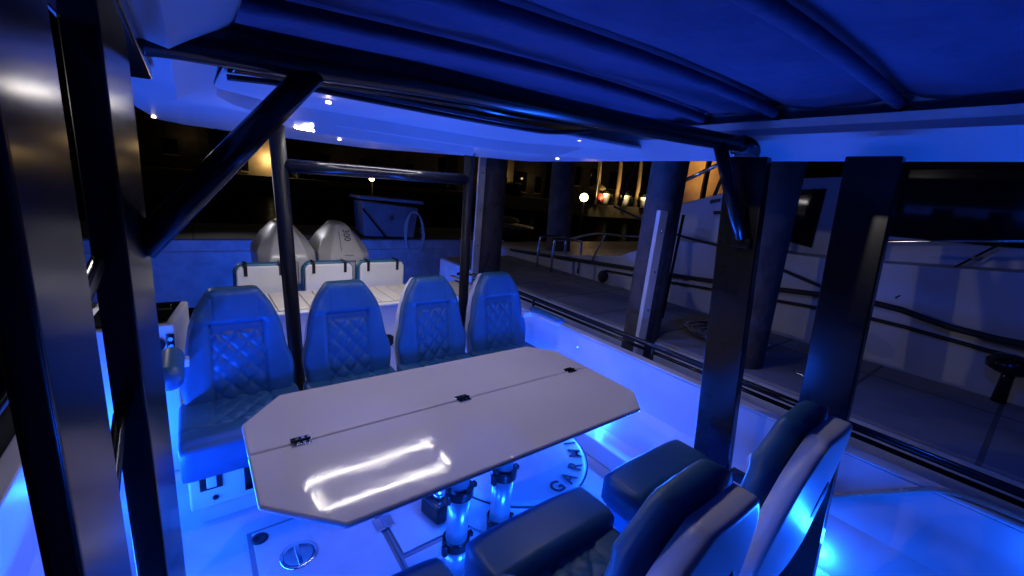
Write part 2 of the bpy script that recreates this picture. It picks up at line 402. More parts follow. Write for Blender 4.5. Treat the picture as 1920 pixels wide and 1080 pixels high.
# ------- roof posts
def post(near_corner, far_corner, th, lean=0.0, side=1, z0=0.0, z1=1.88):
    (x0, y0), (x1, y1) = near_corner, far_corner
    b = MB(); b.hexa([(x0, y0), (x1, y1), (x1 + th * side, y1), (x0 + th * side, y0)], z0, z1, (0, lean))
    return b.build('roof_post', blackm, boat, bevel=.006)
post((1.95, .67), (1.95, .845), .05, .165, 1)                 # right pair
post((1.95, .29), (1.95, .455), .05, .11, 1)
L1 = post((-.098, .45), (-.090, .605), .024, 0, -1)           # left pair
L2 = post((-.086, .90), (-.070, 1.09), .044, 0, -1)
b = MB(); b.box(1.955, 1.995, .48, .70, .405, .455); b.build('post_crossbar', blackm, boat, bevel=.005)
b = MB(); b.hexa([(-.099, .606), (-.114, .899), (-.130, .899), (-.113, .606)], 1.468, 1.494); b.build('post_crossbar', blackm, boat, bevel=.005)
b = MB(); b.hexa([(-.099, .606), (-.114, .899), (-.130, .899), (-.113, .606)], 1.20, 1.226); b.build('post_crossbar', blackm, boat, bevel=.005)
# ------- main crossbeam with end flanges and diagonal braces
bp_ = curve_pts([(-.06, 1.11, 1.874), (-.01, 1.11, 1.880), (.09, 1.12, 1.886), (.27, 1.12, 1.896), (.55, 1.12, 1.913), (.90, 1.11, 1.921), (1.45, 1.05, 1.926), (1.8, 1.0, 1.932), (2.035, .97, 1.940)], 5)
cb = smooth_tube('roof_crossbeam', bp_, [.044 - .009 * min(1, max(0, q.x) / 1.2) for q in bp_], blackm, boat, 24)
nf = Vector((-.75, 0, -.66)); cf = Vector((2.028, .968, 1.925)); e1 = Vector((0, 1, 0)); e2 = nf.cross(e1)
b = MB(); b.tube([cf, cf + nf * .014], .068, 28); o = b.build('beam_flange', blackm, cb)
for k in range(6):
    a = 2 * PI * k / 6 + .4; q = cf + (e1 * math.cos(a) + e2 * math.sin(a)) * .056
    b = MB(); b.tube([q + nf * .014, q + nf * .020], .006, 8); b.build('flange_bolt', steel, cb)
smooth_tube('diagonal_brace', [(.255, 1.12, 1.885), (-.085, 1.06, 1.475)], .028, blackm, boat, 20)
rb = smooth_tube('diagonal_brace', [(1.83, .99, 1.925), (1.925, .86, 1.53)], .028, blackm, boat, 20)
b = MB(); b.box(1.925, 1.952, .82, .90, 1.49, 1.535); b.build('brace_foot', blackm, rb, bevel=.004)
b = MB(); b.tube([(1.915, .86, 1.525), (1.925, .86, 1.525)], .010, 10); b.build('brace_bolt', chrome, rb)
# ------- light arch behind the far seats
ar = smooth_tube('arch_upright', [(.385, 2.63, 1.93), (.458, 2.63, .34), (.465, 2.63, .0)], .040, blacks, boat, 24)
ar2 = smooth_tube('arch_upright', [(1.575, 2.63, 1.93), (1.61, 2.63, .34), (1.61, 2.63, .0)], .036, blacks, boat, 24)
smooth_tube('arch_crossbar', [(.41, 2.63, 1.668), (1.565, 2.63, 1.688)], .036, blackm, boat, 24)

# ------- hardtop
ZB = 1.872
outer = [(-.165, -1.7), (-.165, 2.3), (-.175, 2.75), (-.12, 3.45), (.02, 3.62), (.25, 3.66), (1.15, 3.58), (1.50, 3.2), (1.80, 2.85), (2.0, 2.72), (2.11, 2.60), (2.12, 2.2), (2.11, -1.7)]
inner = [(.105, -1.7), (.105, 1.95), (.12, 2.12), (.17, 2.2), (.27, 2.235), (.5, 2.24), (1.3, 2.23), (1.5, 2.21), (1.68, 2.14), (1.82, 2.0), (1.95, 1.72), (1.98, 1.3), (1.985, -1.7)]
N = len(outer)
mid = [(x + .075, y) if k > 9 else (-.012, y) if k < 2 else ((.03, 2.16) if k == 2 else ((.13, 2.225) if k == 3 else (x, y + .004))) for k, (x, y) in enumerate(inner)]
inner = [(.078, -1.7), (.088, 1.95), (.11, 2.12), (.17, 2.2)] + inner[4:]
zlow = [1.845, 1.848, 1.862, 1.870] + [ZB] * 9
zi = [1.915, 1.915, 1.905, 1.89] + [ZB + .003] * 6 + [1.97] * 3
V = [(x, y, ZB + (.012 if x > 1.9 and y < 2.5 else 0)) for x, y in outer]
V += [(x, y, zlow[i]) for i, (x, y) in enumerate(mid)]
V += [(x, y, zi[i]) for i, (x, y) in enumerate(inner)]
V += [(x + (.014 if i < 4 else (.012 if i > 9 else 0)), y, 1.938 if i < 9 else 2.0) for i, (x, y) in enumerate(inner)]
V += [(x + (.014 if i < 4 else 0), y + .0, 2.00 if i < 9 else 2.03) for i, (x, y) in enumerate(inner)]
V += [(x, y, 1.93 + .02) for x, y in outer]
V += [(x, y, 2.11) for x, y in [(-.10, -1.7), (-.1, 2.3), (-.1, 2.7), (-.05, 3.3), (.08, 3.45), (.3, 3.5), (1.1, 3.42), (1.4, 3.1), (1.7, 2.75), (1.9, 2.62), (2.0, 2.5), (2.02, 2.2), (2.02, -1.7)]]
F = []
for i in range(N - 1):
    for a in range(4): F.append((a * N + i, a * N + i + 1, (a + 1) * N + i + 1, (a + 1) * N + i))
    F.append((i + 1, i, 5 * N + i, 5 * N + i + 1))
    F.append((5 * N + i + 1, 5 * N + i, 6 * N + i, 6 * N + i + 1))
F.append(tuple(range(6 * N, 7 * N)))
top = mesh_obj('hardtop', V, F, gel, boat, bevel=.016, seg=3)
# aft headliner of the opening
b = MB(); b.hexa([(.10, 1.51), (1.99, 1.51), (1.99, 2.0), (1.7, 2.25), (.3, 2.25), (.10, 2.1)], [1.900, 1.925, 1.937, 1.932, 1.932, 1.930], [1.915, 1.94, 1.952, 1.947, 1.947, 1.945]); b.build('headliner', gel, top, bevel=.003)
smooth_tube('canvas_end_tube', curve_pts([(.105, 1.50, 1.883), (.26, 1.50, 1.895), (.52, 1.50, 1.897), (.94, 1.50, 1.901), (1.21, 1.50, 1.907), (1.31, 1.50, 1.914), (1.45, 1.50, 1.936), (1.6, 1.50, 1.968)], 6), .0085, gasket, top, 12)
smooth_tube('end_rail', curve_pts([(.10, 1.42, 1.899), (.25, 1.42, 1.908), (.48, 1.42, 1.922), (.78, 1.42, 1.935), (1.13, 1.42, 1.944), (1.6, 1.42, 1.975)], 6), .017, blackg, top, 16)
# canvas with bows
bows = [1.18, .86, .46, .05, -.40, -.9]
def bow_z(x, y): return 1.985 + .075 * math.sin(min(1, max(0, (x - .1) / 1.9)) * PI * .62)
V = []; F = []; nx, ny = 60, 150
for j in range(ny + 1):
    y = -1.5 + j * (1.46 + 1.5) / ny
    ds = sorted(abs(y - q) for q in bows)[0]
    lo = max([q for q in bows if q <= y], default=-1.5); hi = min([q for q in bows if q > y], default=1.64)
    t = (y - lo) / max(.01, hi - lo); sag = math.sin(PI * t)
    for i in range(nx + 1):
        x = .09 + i * (2.06 - .09) / nx
        e = sst(1.75, 2.05, x)
        z = bow_z(x, y) + .034 - .030 * sag * (1 - .4 * e) + .012 * math.exp(-(ds / .03) ** 2)
        z += .0035 * math.sin(x * 9 + y * 22 + 3 * math.sin(y * 5)) * sag + .0025 * math.sin(x * 23 - y * 31) * sag
        z += .010 * mnoise.noise(Vector((x * 1.6, y * 7, .5))) * sag + .0035 * mnoise.noise(Vector((x * 5, y * 26, 2.5)))
        V.append((x, y, z))
for j in range(ny):
    for i in range(nx): F.append((j * (nx + 1) + i, j * (nx + 1) + i + 1, (j + 1) * (nx + 1) + i + 1, (j + 1) * (nx + 1) + i))
cv = mesh_obj('canvas_roof', V, F, canvasm, top, smooth=True)
so = cv.modifiers.new('solid', 'SOLIDIFY'); so.thickness = .003; so.offset = 1
for q in bows:
    smooth_tube('canvas_bow', [(x, q, bow_z(x, q) + .004) for x in [.10 + k * 1.92 / 14 for k in range(15)]], .021, canvasm, top, 14)
# roof LED loop (the table mirrors it)
def ledbar(pts, r=.0038):
    return smooth_tube('light_strip', curve_pts(pts, 5), r, led_w, top, 8)
zl = ZB - .002
def wav(x0, y0, x1, y1, n=9, a=.006):
    return [(x0 + (x1 - x0) * k / n + random.uniform(-a, a) * (x0 == x1), y0 + (y1 - y0) * k / n + random.uniform(-a, a) * (y0 == y1), zl) for k in range(n + 1)]
ledbar(wav(.53, 2.34, 1.36, 2.34)); ledbar(wav(.50, 2.35, .50, 2.52, 4)); ledbar(wav(1.40, 2.34, 1.40, 2.48, 4))
ledbar([(.47, 2.58, zl), (.50, 2.64, zl), (.6, 2.655, zl), (1.0, 2.65, zl), (1.32, 2.66, zl), (1.38, 2.64, zl), (1.39, 2.60, zl)])
# housing lip in front of the strips and a shallow tray around them
b = MB(); b.box(.492, 1.372, 2.240, 2.252, ZB - .047, ZB + .01); b.box(.44, 1.46, 2.262, 2.70, ZB + .002, ZB + .006); b.build('light_tray', gel, top, bevel=.002)
for (x, y, z) in ((.42, 1.70, 1.895), (1.60, 1.60, 1.925), (.36, 2.22, 1.90), (.78, 2.9, 1.86), (-.13, 3.2, 1.865), (1.92, 2.1, 1.87)):
    b = MB(); b.lathe((x, y, z), [(.010, -.003), (.010, .003), (.004, .006)], 12); b.build('warm_glint_dot', glint_dot, top)  # glowing dots standing in for warm glints on roof and beam
# dark electronics box hanging near the left posts
b = MB(); b.hexa([(-.135, .45), (-.05, .45), (-.050, 1.35), (-.117, 1.37)], 1.822, 1.862); o = b.build('radio_box', blackg, top, bevel=.006)

# ------- aft galley top, its front, and the console at the left
b = MB(); b.box(.19, 2.05, 3.02, 3.48, .0, .715); tr = b.build('aft_cabinet', gel, boat, bevel=.012)
b = MB()
for k in range(18):
    x = .22 + k * .1; b.box(x, x + .094, 3.03, 3.50, .72, .732)
b.build('planked_top', plankm, tr, bevel=.003)
b = MB(); b.box(.195, 2.045, 2.99, 3.52, .700, .7195); b.build('top_edge', gel, tr, bevel=.006)
b = MB(); b.prism_y([(.145, .66), (.215, .66), (.215, .765), (.205, .785), (.18, .795), (.155, .785), (.145, .765)], 3.0, 3.12); b.build('end_bolster', gel, tr, bevel=.008)
b = MB(); b.tube([(1.169, 3.021, .41), (1.169, 3.005, .41)], .05, 24); b.tube([(1.169, 3.006, .41), (1.169, 3.002, .41)], .038, 24); b.build('speaker', blackm, tr)
g = MB(); g.hexa([(-.48, 2.6), (-.11, 2.6), (-.055, 3.2), (-.48, 3.2)], 0, [.838, .838, .795, .795]); gs = g.build('grill_station', gel, boat, bevel=.01)
g = MB(); g.hexa([(-.44, 2.64), (-.135, 2.64), (-.088, 3.16), (-.44, 3.16)], [.842, .842, .800, .800], [.850, .850, .808, .808]); gl_ = g.build('grill_lid', glassd, gs, bevel=.003)
g = MB(); g.tube([(-.19, 3.02, .83), (-.13, 3.0, .83)], .006, 8); g.build('lid_handle', steel, gs)
g = MB(); g.tube([(-.185, 2.602, .74), (-.185, 2.588, .74)], .036, 24); g.build('cup_holder', blackg, gs)
g = MB(); g.box(-.145, -.112, 2.59, 2.602, .705, .79); sw = g.build('switch_panel', blackg, gs, bevel=.004)
g = MB()
for z in (.728, .766): g.tube([(-.128, 2.589, z), (-.128, 2.583, z)], .011, 14)
g.build('switches', steel, sw)

# ------- courtesy lights (blue)
BL = []
def courtesy(p, nrm, r=.016, dot=led_b):
    p = Vector(p); n = Vector(nrm).normalized()
    b = MB(); b.tube([p, p + n * .006], r + .006, 20); o = b.build('courtesy_light', chrome, boat)
    b = MB(); b.tube([p + n * .006, p + n * .009], r, 20); b.build('lens', dot, o)
def plamp(name, loc, power, color, rad=.03, typ='POINT', rot=None, size=None, spread=None):
    l = bpy.data.lights.new(name, typ); l.energy = power; l.color = color
    if typ == 'POINT': l.shadow_soft_size = rad
    if typ == 'SPOT': l.shadow_soft_size = rad; l.spot_size = spread or R(150); l.spot_blend = .6
    if typ == 'AREA': l.shape = 'RECTANGLE'; l.size, l.size_y = size; l.spread = spread or PI
    o = bpy.data.objects.new(name, l); COL.objects.link(o); o.location = loc
    if rot: o.rotation_euler = rot
    return o
BLUE = (.006, .095, 1.0)
courtesy((2.199, 1.62, .19), (-1, 0, 0)); courtesy((2.199, .30, .175), (-1, 0, 0), .022); courtesy((2.199, 2.75, .2), (-1, 0, 0))
courtesy((2.199, 1.96, .57), (-1, 0, 0), .004, led_dotb)
courtesy((-.479, 2.5, .2), (1, 0, 0)); courtesy((-.479, 1.1, .2), (1, 0, 0)); courtesy((-.479, -.2, .2), (1, 0, 0))
courtesy((2.199, -.25, .6), (-1, 0, 0)); courtesy((-.479, .45, .35), (1, 0, 0))
lights = [((2.12, 1.60, .20), 6), ((2.12, .33, .20), 4.5), ((2.10, 2.78, .22), 5), ((-.36, 2.45, .2), 9), ((-.40, .45, .35), 1.5), ((2.12, -.25, .62), 1.5), ((.9, 1.55, .25), 5), ((.90, .84, .22), 16), ((.88, .30, .14), 8)]  # lamps around the table posts are added fill without fixtures
for i, (p, w) in enumerate(lights): plamp('blue_courtesy_and_fill', p, w, BLUE, .025)
# added blue area fill, no fixture, low along both side walls, aimed inward and up
plamp('blue_area_fill', (2.11, 1.2, .30), 74, BLUE, typ='AREA', rot=(0, R(112), 0), size=(.06, 2.9))
plamp('blue_area_fill', (-.41, 1.5, .30), 54, BLUE, typ='AREA', rot=(0, R(-112), 0), size=(.06, 2.0))
for p in ((.45, 1.45, 1.83), (1.55, 1.40, 1.84)): plamp('white_fill_spot', p, 6.0, (1, .92, .84), .012, 'SPOT', (0, 0, 0), spread=R(165))  # added white fill for the near seats and the table
plamp('aft_spreader', (.85, 2.80, 1.85), 34, (1, .93, .84), .02, 'SPOT', (R(22), 0, 0), spread=R(94))
plamp('blue_aft_lamp', (1.0, 3.56, .45), 1.0, BLUE, .03)
plamp('blue_transom_lamp', (.9, 4.9, .15), 85.0, BLUE, .05)
plamp('blue_transom_lamp', (2.55, 4.3, .1), 25.0, BLUE, .05)

# =================================================================== THINGS ON BOARD
# aft bench backs
abl = ['white backrest with blue pad and black straps, left one behind the planked top',
       'white backrest with blue pad and black straps, middle one behind the planked top',
       'white backrest with blue pad and black straps, right one behind the planked top']
def aft_back(x0, x1, label):
    w = (x1 - x0) / 2; t = thing('aft_backrest', label, 'seat back', ((x0 + x1) / 2, 3.62, 0), 0, 'three strapped seat backs at the stern')
    zt = .925; c = .045
    def out(e): return [(-w - e, .55), (w + e, .55), (w + e, zt - c), (w - c * .8, zt + e), (-w + c * .8, zt + e), (-w - e, zt - c)]
    b = MB(); b.prism_y(out(-.012), 0, .035); b.build('shell', gel, t, bevel=.012)
    b = MB(); b.prism_y(out(.004), .037, .11); b.build('pad', vinyl, t, bevel=.018)
    for s_ in (-.62, .62):
        b = MB(); x = w * s_
        b.box(x - .012, x + .012, -.006, -.002, zt - .085, zt + .004); b.box(x - .012, x + .012, -.006, .12, zt + .0055, zt + .009); b.build('strap', blackm, t, bevel=.0015)
    return t
for (x0, x1), l in zip(((.222, .60), (.69, 1.09), (1.13, 1.555)), abl): aft_back(x0, x1, l)

# outboards
def outboard(xc, label):
    t = thing('outboard_motor', label, 'outboard motor', (xc, 4.0, 0), 0, 'outboard motors on the transom')
    rings = [(.30, .10, .15, .02, .60), (.52, .15, .20, .0, .68), (.72, .155, .225, -.02, .72), (.88, .15, .235, -.01, .72), (.94, .14, .232, .02, .71), (1.06, .095, .165, .115, .66), (1.16, .062, .085, .20, .60), (1.185, .045, .06, .25, .56)]
    V = []; F = []
    for z, fw, hw, yf, yr in rings:
        V += [(-fw, yf, z), (fw, yf, z), (hw, yf + .11, z), (hw, yr - .12, z), (fw * .7, yr, z), (-fw * .7, yr, z), (-hw, yr - .12, z), (-hw, yf + .11, z)]
    for j in range(len(rings) - 1):
        for k in range(8): F.append((j * 8 + k, j * 8 + (k + 1) % 8, (j + 1) * 8 + (k + 1) % 8, (j + 1) * 8 + k))
    F += [tuple(range(8))[::-1], tuple(range(8 * (len(rings) - 1), 8 * len(rings)))]
    cw = mesh_obj('cowl', V, F, cowlm, t, bevel=.014, seg=3)
    d = Vector((0, .085, .10)).normalized()
    text_mesh('power_figure', '300', .085, frame((.025, .135, 1.086), (0, -d.y, -d.z), (1, 0, 0)), signd, cw, .002, 1.05)
    b = MB()
    b.box(-.05, .06, -.026, -.0215, .868, .871); b.box(-.05, -.047, -.03, -.0225, .60, .868); b.box(.06, .063, -.03, -.0225, .60, .868); b.box(-.10, .11, -.03, -.0225, .665, .668); b.build('panel_seam', signd, cw)
    b = MB(); a0 = Vector((-.055, .045, .96)); b.tube([Vector((-.05, .026, .95)), Vector((-.038, .158, 1.115))], .0022, 6); b.tube([Vector((-.03, .0, .915)), Vector((.055, .0, .915))], .0022, 6); b.build('trim_line', signd, cw)
    b = MB(); b.prism_x([(.15, .3), (.55, .3), (.45, -.7), (.22, -.7)], -.06, .06); b.build('midsection', cowlm, t, bevel=.02)
    return t
outboard(.655, 'white outboard motor at the left, half hidden behind the black upright tube')
outboard(1.145, 'white outboard motor at the right, its raised cowl marked with dark figures')

# round white drum with lettering
dr = thing('round_ottoman', 'round white drum with dark lettering along its rim on the floor under the table', 'ottoman', (1.375, 1.612, 0))
b = MB(); b.lathe((0, 0, 0), [(.40, .004), (.425, .02), (.425, .175), (.415, .197), (.39, .203), (.2, .206), (.001, .207)], 64); b.build('drum_body', gel, dr, smooth=True)
b = MB(); b.tube([(.426 * math.cos(a), .426 * math.sin(a), .188) for a in [2 * PI * k / 64 for k in range(64)]], .004, 6, True); b.build('rim_piping', signd, dr)
for ch, a in zip('GARMIN', (-88, -72, -54, -35, -19, -4)):
    a = R(a); text_mesh('letter', ch, .105, frame((.362 * math.cos(a), .362 * math.sin(a), .2062), (-math.sin(a), math.cos(a), 0), (-math.cos(a), -math.sin(a), 0)), signd, dr, .001, offset=.0015)

# black case and clear box beside the table posts
cs = thing('black_case', 'small black open case with shiny contents on the floor behind the table posts', 'case', (.93, 1.60, .013))
b = MB(); b.box(-.09, .09, -.07, .07, .0, .10); b.build('case_body', blackm, cs, bevel=.012)
b = MB(); b.ball((-.03, 0, .115), .035, 8, (1, 1, .7)); b.build('shiny_roll', chrome, cs, smooth=True)
cs.rotation_euler = (0, 0, R(12))
cs = thing('clear_box', 'upright clear plastic box with crinkled foil between the two table posts', 'box', (1.16, 1.56, .013), R(-14))
b = MB(); b.box(-.055, .055, -.02, .02, 0, .22); b.build('box_shell', clearm, cs, bevel=.008)
b = MB()
for k in range(40):
    x, y, z = random.uniform(-.03, .045), random.uniform(-.01, .01), random.uniform(.03, .19)
    s_ = random.uniform(.008, .02); b.add([(x, y, z), (x + s_, y + random.uniform(-.008, .008), z + random.uniform(-.01, .01)), (x + random.uniform(-.01, .01), y + random.uniform(-.006, .006), z + s_)], [(0, 1, 2)])
b.build('foil', chrome, cs)
# rope draped over the gunwale
tag(smooth_tube('dock_line', curve_pts([(2.16, .50, .30), (2.186, .42, .40), (2.19, .30, .50), (2.19, .15, .625), (2.196, .07, .684), (2.215, -.02, .696), (2.225, -.15, .700), (2.24, -.35, .70), (2.24, -.8, .70)], 6), .010, ropem, None, 10), 'thin tan rope lying along the right gunwale and down the wall', 'rope')

# =================================================================== WATER, DOCKS, PILES
b = MB(); b.box(-150, 220, -60, 39, -.6, -.35); struct(b.build('water', water))
b = MB(); b.box(-400, 500, 39, 600, -.6, .55); b.box(-400, 500, -300, -60, -.6, -.3); struct(b.build('ground', soil))
b = MB(); b.hexa([(2.82, -7), (4.05, -7), (4.05, 5.3), (2.82, 5.3)], .42, .62); dk = struct(b.build('dock', concrete, bevel=.012))
b = MB(); b.box(-6, 5.2, 7.1, 9.0, .42, .62); struct(b.build('dock', concrete, bevel=.012))
b = MB(); b.box(2.80, 2.818, -7, 5.3, .30, .60); b.box(2.82, 2.86, -7, 5.3, -.5, .42)
tag(b.build('dock_fascia', batten), 'pale timber fascia along the side of the dock facing the boat', 'fascia board')
b = MB(); b.box(-6, 5.2, 7.06, 7.098, .26, .60); b.box(-6, 5.2, 7.1, 7.15, -.5, .42); b.box(-6, 5.2, 7.02, 7.06, .42, .45)
tag(b.build('dock_fascia', batten), 'pale timber fascia of the stern dock behind the outboard motors', 'fascia board')

def piling(x, y, r, label, lean=(0, 0), top=4.2, bat=None):
    t = thing('dock_piling', label, 'piling', (x, y, 0))
    pts = [(lean[0] * (z + .6) + .006 * math.sin(z * 3), lean[1] * (z + .6), z) for z in [-.6 + k * (top + .6) / 12 for k in range(13)]]
    o = smooth_tube('trunk', pts, [r * (1.04 - .012 * k) for k in range(13)], pilewood, t, 20)
    if bat:
        x0, x1, y0, z0, z1 = bat
        b = MB(); b.hexa([(x0, y0 - .012), (x1, y0 - .035), (x1, y0 + .0), (x0, y0 + .02)], z0, z1, (lean[0] * (z1 - z0), lean[1] * (z1 - z0))); s_ = b.build('batten', batten, t, bevel=.004)
        b = MB()
        for k in range(7):
            z = z0 + (k + .5) * (z1 - z0) / 7; f = (z - z0); b.tube([((x0 + x1) / 2 + lean[0] * f, y0 - .02 + lean[1] * f, z), ((x0 + x1) / 2 + lean[0] * f, y0 - .032 + lean[1] * f, z)], .008, 8)
        b.build('bolts', steel, t)
    return t
piling(2.785, 1.86, .135, 'dark timber piling with a white batten, standing close beside the right gunwale', (.012, 0), 4.4, (-.232, -.174, -.132, -.4, 1.60))
piling(2.74, 4.02, .15, 'dark timber piling with a long white batten near the stern, right of the arch', (.01, .01), 4.2, (-.22, -.15, -.02, -.4, 2.4))
piling(4.62, 4.75, .19, 'dark timber piling behind the small steel handrails on the dock', (-.02, .03), 4.6)
piling(2.98, 1.16, .15, 'bare dark timber piling seen between the two right hand roof posts', (.02, .02), 4.2)

# handrails on dock end
for i, (x, y, l) in enumerate(((4.05, 4.25, 'short steel hoop rail on the dock end, farther of the two'), (4.02, 3.92, 'short steel hoop rail on the dock end, nearer of the two'))):
    t = smooth_tube('hoop_rail', curve_pts([(x - .22, y + .12, .62), (x - .22, y + .12, .98), (x - .17, y + .1, 1.06), (x + .1, y - .02, 1.06), (x + .14, y - .03, .98), (x + .14, y - .03, .62)], 5), .018, steel, None, 10)
    tag(t, l, 'handrail', 'steel hoop rails at the dock end')
# boat hook
tag(smooth_tube('boat_hook', [(2.925, 1.75, 1.58), (2.95, 1.79, .76)], .011, blackm, None, 8), 'thin black pole hanging on the right side of the white battened piling', 'boat hook')
# dark line hanging on stern piling
tag(smooth_tube('mooring_line', curve_pts([(2.66, 3.86, .95), (2.58, 3.82, .80), (2.45, 3.7, .70), (2.3, 3.6, .70)], 5), .009, rubber, None, 8), 'dark mooring line from the stern piling to the gunwale', 'rope')
# bollard lamp on dock
t = thing('dock_bollard', 'black mushroom headed bollard on the dock at the right edge', 'bollard', (3.98, .02, .622))
b = MB(); b.lathe((0, 0, 0), [(.035, 0), (.03, .16), (.035, .20)], 16); b.build('stem', blackm, t, smooth=True)
b = MB(); b.lathe((0, 0, .19), [(.06, 0), (.11, .03), (.115, .07), (.08, .11), (.01, .125)], 20); b.build('head', blackm, t, smooth=True)
# pile of kit on the dock
tag(smooth_tube('rope_heap', [(3.35 + (.10 + .004 * k) * math.cos(k * .5), 1.45 + (.16 + .004 * k) * math.sin(k * .5), .64 + .001 * k) for k in range(46)], .012, steel, None, 8), 'coiled grey line lying on the dock beyond the white battened piling', 'rope')

t = thing('dock_cleat', 'steel horn cleat on the dock edge seen between the two right roof posts', 'cleat', (2.98, .72, .622))
b = MB(); b.tube([(0, -.12, .07), (0, -.05, .055), (0, .05, .055), (0, .12, .07)], [.010, .016, .016, .010], 10); b.build('horns', steel, t, smooth=True)
b = MB(); b.tube([(0, -.035, 0), (0, -.03, .055)], .014, 8); b.tube([(0, .035, 0), (0, .03, .055)], .014, 8); b.build('feet', steel, t)
# fish cleaning table with hose at the stern dock
t = thing('cleaning_table', 'blue lit fish cleaning cabinet on the stern dock behind the outboards', 'cleaning station', (2.80, 7.25, .62))
b = MB(); b.prism_y([(-.46, .03), (.44, .0), (.52, .55), (-.50, .62)], -.04, .45); b.build('cabinet', boxmat, t, bevel=.02)
b = MB(); b.hexa([(-.56, -.08), (.60, -.08), (.60, .50), (-.56, .50)], [.66, .62, .62, .66], [.71, .68, .68, .71]); b.build('counter', boxmat, t, bevel=.01)
b = MB(); b.box(-.03, .05, -.055, -.042, .33, .39); b.box(.0, .02, -.055, -.042, .27, .45); b.build('emblem', steel, t, bevel=.003)
b = MB(); b.tube([(-.5, -.07, .50), (-.1, -.09, .02)], .016, 8); b.tube([(-.1, -.09, .02), (.5, -.09, -.02)], .012, 8); b.build('strut', blackm, t)
hs = []
for k in range(60):
    a = k * .32; hs.append((3.18 + (.17 + .01 * math.sin(k)) * math.cos(a), 7.12 - .002 * k, .72 + (.40 + .02 * math.sin(k * .7)) * math.sin(a)))
tag(smooth_tube('garden_hose', hs, .010, white, None, 8), 'pale loops of garden hose hanging beside the cleaning cabinet', 'hose')
# small tender seen past the stern piling
t = thing('small_skiff', 'small pale skiff lying far off past the stern piling', 'boat', (10.4, 14.0, -.3))
b = MB(); b.lathe((0, 0, 0), [(.1, 0), (.5, .1), (.75, .45), (.80, .55)], 20); o = b.build('hull', hullm, t, smooth=True); o.scale = (1, 1.8, 1)
b = MB(); b.ball((0, 0, .72), .30, 8, (1.4, 2, .5)); b.build('cover', stucco, t, smooth=True)

# =================================================================== THE YACHT
ya = thing('motor_yacht', 'white motor yacht moored beyond the dock on the right, dark windows and amber cockpit', 'yacht')
# hull side with flare and sheer: (y, z_deck)
sheer = [(6.2, .70), (5.2, .74), (4.2, .82), (3.2, .98), (2.6, 1.28), (1.9, 1.30), (1.0, 1.34), (.2, 1.42), (-1.0, 1.55), (-3.0, 1.8), (-6.0, 2.2)]
V = []; F = []
for y, z in sheer:
    fl_ = .10 + max(0, -y + 1) * .05
    V += [(4.32, y, -.5), (4.20, y, .25), (4.16, y, .80 if z > .85 else z - .08), (4.14 - fl_ * .3, y, z), (4.30, y, z + .005), (9.0, y, z), (9.0, y, -.5)]
for j in range(len(sheer) - 1):
    for k in range(6): F.append((j * 7 + k, j * 7 + k + 1, (j + 1) * 7 + k + 1, (j + 1) * 7 + k))
F += [tuple(range(7)), tuple(range(7 * (len(sheer) - 1), 7 * len(sheer)))]
hl = mesh_obj('hull', V, F, hullm, ya, bevel=.01)
smooth_tube('rub_rail', curve_pts([(4.12, 5.4, .70), (4.11, 4.0, .80), (4.10, 3.0, .87), (4.09, 1.9, .95), (4.07, .78, 1.06), (4.03, .1, 1.0), (4.0, -1.5, 1.12)], 4), .022, rubber, hl, 8)
smooth_tube('lower_stripe', curve_pts([(4.13, 3.4, .76), (4.12, 1.9, .86), (4.12, .78, .93), (4.10, -.1, .90), (4.08, -1.5, .98)], 4), .014, rubber, hl, 8)
# deckhouse
b = MB(); b.hexa([(4.42, 2.72), (4.42, 1.75), (4.46, -2.5), (8.2, -2.5), (8.2, 2.72)], 1.27, [1.66, 1.98, 2.25, 2.25, 1.66]); ch_ = b.build('deckhouse', hullm, ya, bevel=.02)
b = MB(); b.prism_x([(2.22, 1.76), (1.98, 1.83), (1.35, 1.90), (1.35, 1.38), (1.98, 1.47)], 4.405, 4.43); b.build('side_window', glassd, ch_)
b = MB(); b.prism_x([(1.15, 1.55), (-2.2, 1.62), (-2.2, 2.2), (1.15, 2.05)], 4.405, 4.44); b.build('side_window', glassd, ch_)
b = MB(); b.prism_x([(2.30, 1.585), (2.08, 1.60), (2.08, 1.635), (2.30, 1.62)], 4.40, 4.418); b.build('name_plate', signd, ch_)
b = MB(); b.prism_x([(2.36, 1.69), (2.26, 1.72), (2.26, 1.75), (2.36, 1.73)], 4.40, 4.418); b.build('vent', signd, ch_)
b = MB(); b.tube([(4.39, 2.08, 1.70), (4.39, 2.06, 1.78)], .010, 8); b.build('side_light', lampsm, ch_)
# flybridge: amber lit enclosure behind clear panels
fb = MB(); fb.hexa([(5.3, 2.75), (5.3, .0), (7.5, .0), (7.5, 2.75)], [1.7, 2.0, 2.0, 1.7], [1.74, 2.04, 2.04, 1.74]); fo = fb.build('flybridge_deck', hullm, ya)
b = MB()
for y in (2.78, 3.12, 3.5, 3.9): b.box(6.2, 6.25, y, y + .29, 1.5, 3.2)
b.build('back_panel', orangew, fo)
b = MB(); b.hexa([(4.6, .2), (7.6, .2), (7.6, 4.4), (4.6, 4.4)], 2.72, 2.8); b.build('flybridge_roof', hullm, fo, bevel=.02)
b = MB()
for y in (4.1, 3.45, 2.75, 2.2, 1.5): b.tube([(5.1, y, 1.55), (5.15, y - .25, 2.75)], .022, 8)
b.build('enclosure_frame', blackm, fo)
plamp('amber_lamp', (5.7, 3.5, 2.3), 16, (1, .60, .20), .05, 'SPOT', (R(90), 0, R(-90)), spread=R(130))
smooth_tube('flybridge_strut', [(4.3, 2.75, 1.85), (4.3, 2.10, 2.18)], .020, steel, ya, 10)
